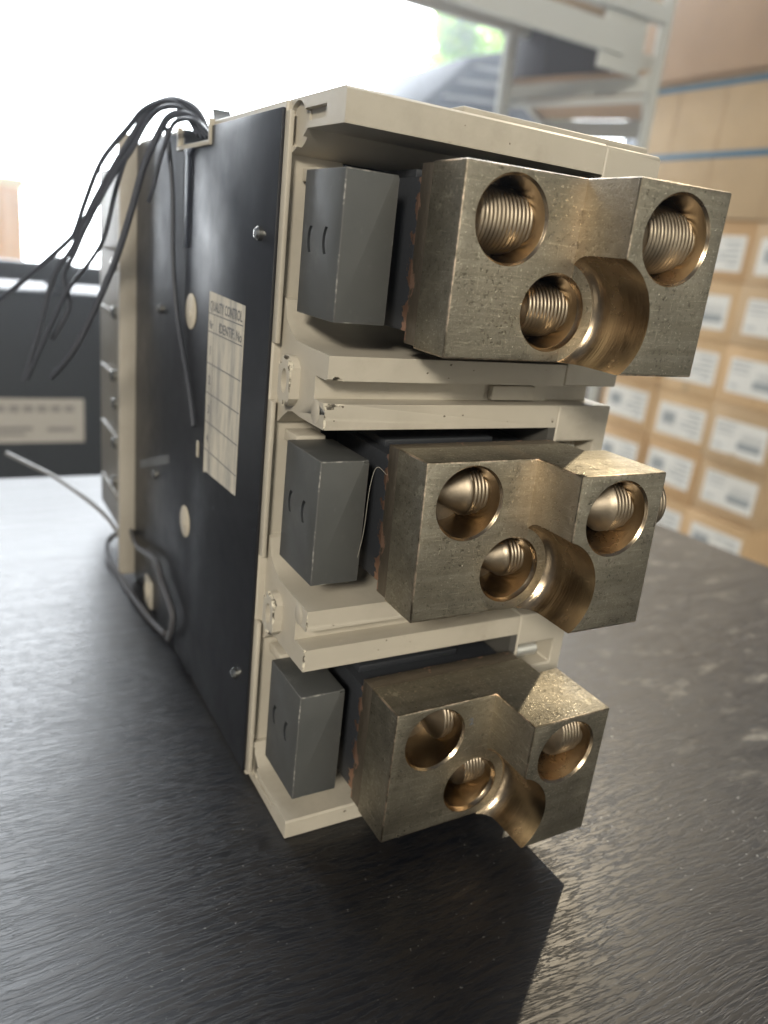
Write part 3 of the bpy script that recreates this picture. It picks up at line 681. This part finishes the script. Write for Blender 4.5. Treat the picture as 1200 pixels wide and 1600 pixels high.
def leafm():
    m = mat('sunlit_leaves', (.30, .55, .05), .6); t = NT(m)
    oi = t.n('ShaderNodeNewGeometry'); t.col(t.ramp(oi.outputs['Random Per Island'], [(0, (.16, .50, .01)), (.6, (.48, .84, .02)), (1, (.85, .95, .05))]))
    m.node_tree.nodes['Principled BSDF'].inputs['Transmission Weight'].default_value = 0
    tr = t.n('ShaderNodeBsdfTranslucent'); tr.inputs[0].default_value = (.75, .92, .14, 1)
    ms = t.n('ShaderNodeMixShader'); ms.inputs[0].default_value = .6
    t.l(t.b.outputs[0], ms.inputs[1]); t.l(tr.outputs[0], ms.inputs[2]); t.l(ms.outputs[0], t.t.nodes['Material Output'].inputs[0]); return m
LEAF = leafm(); BARK = mat('bark', (.12, .09, .06), .9)
def tree(loc, h, clumps, label, seed, n=900, size=70):
    rnd = random.Random(seed); e = empty('leafy_tree', Vector(loc) * MM, label, 'tree', 'trees in the yard')
    x, y, z = loc; b = MB(); b.lathe((x, y, z), 'z', [(0, 110), (h * .4, 80), (h * .8, 35)], 12)
    for cx, cy, cz, r in clumps:
        p0 = Vector((x, y, z + h * .45)); p1 = Vector((cx, cy, cz))
        for s_ in range(1): 
            d = p1 - p0; a = d.orthogonal().normalized() * 22; c2 = d.cross(a).normalized() * 22
            vs = [b.bm.verts.new(p0 + q) for q in (a, c2, -a, -c2)] + [b.bm.verts.new(p1 + q * .3) for q in (a, c2, -a, -c2)]
            for i in range(4): b.bm.faces.new((vs[i], vs[(i + 1) % 4], vs[4 + (i + 1) % 4], vs[4 + i]))
    under(b.obj('trunk', BARK), e)
    vs = []; fs = []
    for cx, cy, cz, r in clumps:
        for _ in range(n):
            while True:
                p = Vector((rnd.uniform(-1, 1), rnd.uniform(-1, 1), rnd.uniform(-1, 1)))
                if p.length < 1: break
            p = Vector((cx, cy, cz)) + p * r * (1 + .25 * noise.noise(p * 3)); a = Vector((rnd.gauss(0, 1), rnd.gauss(0, 1), rnd.gauss(0, 1))).normalized(); c2 = a.orthogonal().normalized()
            s_ = size * rnd.uniform(.6, 1.3); i0 = len(vs); vs += [p - a * s_, p + c2 * s_ * .5, p + a * s_, p - c2 * s_ * .5]; fs.append((i0, i0 + 1, i0 + 2, i0 + 3))
    me = bpy.data.meshes.new('crown'); me.from_pydata([v * MM for v in vs], [], fs); under(link('crown', me, LEAF), e)
tree((5050, 6900, -770), 4200, [(4300, 6700, 1900, 330), (4700, 6800, 2050, 420), (5100, 6900, 2100, 450), (5500, 7000, 1800, 420), (4150, 6600, 2150, 200), (5300, 6900, 1500, 420), (5700, 6900, 1400, 300)], 'bright green tree seen through the rack above the van', 4, 1500, 50)
tree((200, 9500, -770), 1900, [(150, 9500, 620, 230), (430, 9500, 700, 120), (-300, 9500, 650, 300)], 'washed-out green tree behind the orange container', 5, 300, 60)

# ------------------------------------------------------------------ added volume standing in for veiling lens glare
b = MB(); b.box(-7500, 6600, -4000, 9900, -2000, 3700)
hm = bpy.data.materials.new('lens_veil'); hm.use_nodes = True; hm.node_tree.nodes.clear()
pv = hm.node_tree.nodes.new('ShaderNodeVolumePrincipled'); pv.inputs['Density'].default_value = .026
pv.inputs['Color'].default_value = (.84, .90, 1, 1); pv.inputs['Anisotropy'].default_value = .88
hmo = hm.node_tree.nodes.new('ShaderNodeOutputMaterial'); hm.node_tree.links.new(pv.outputs[0], hmo.inputs['Volume'])
tag(b.obj('lens_veil', hm), kind='stuff')
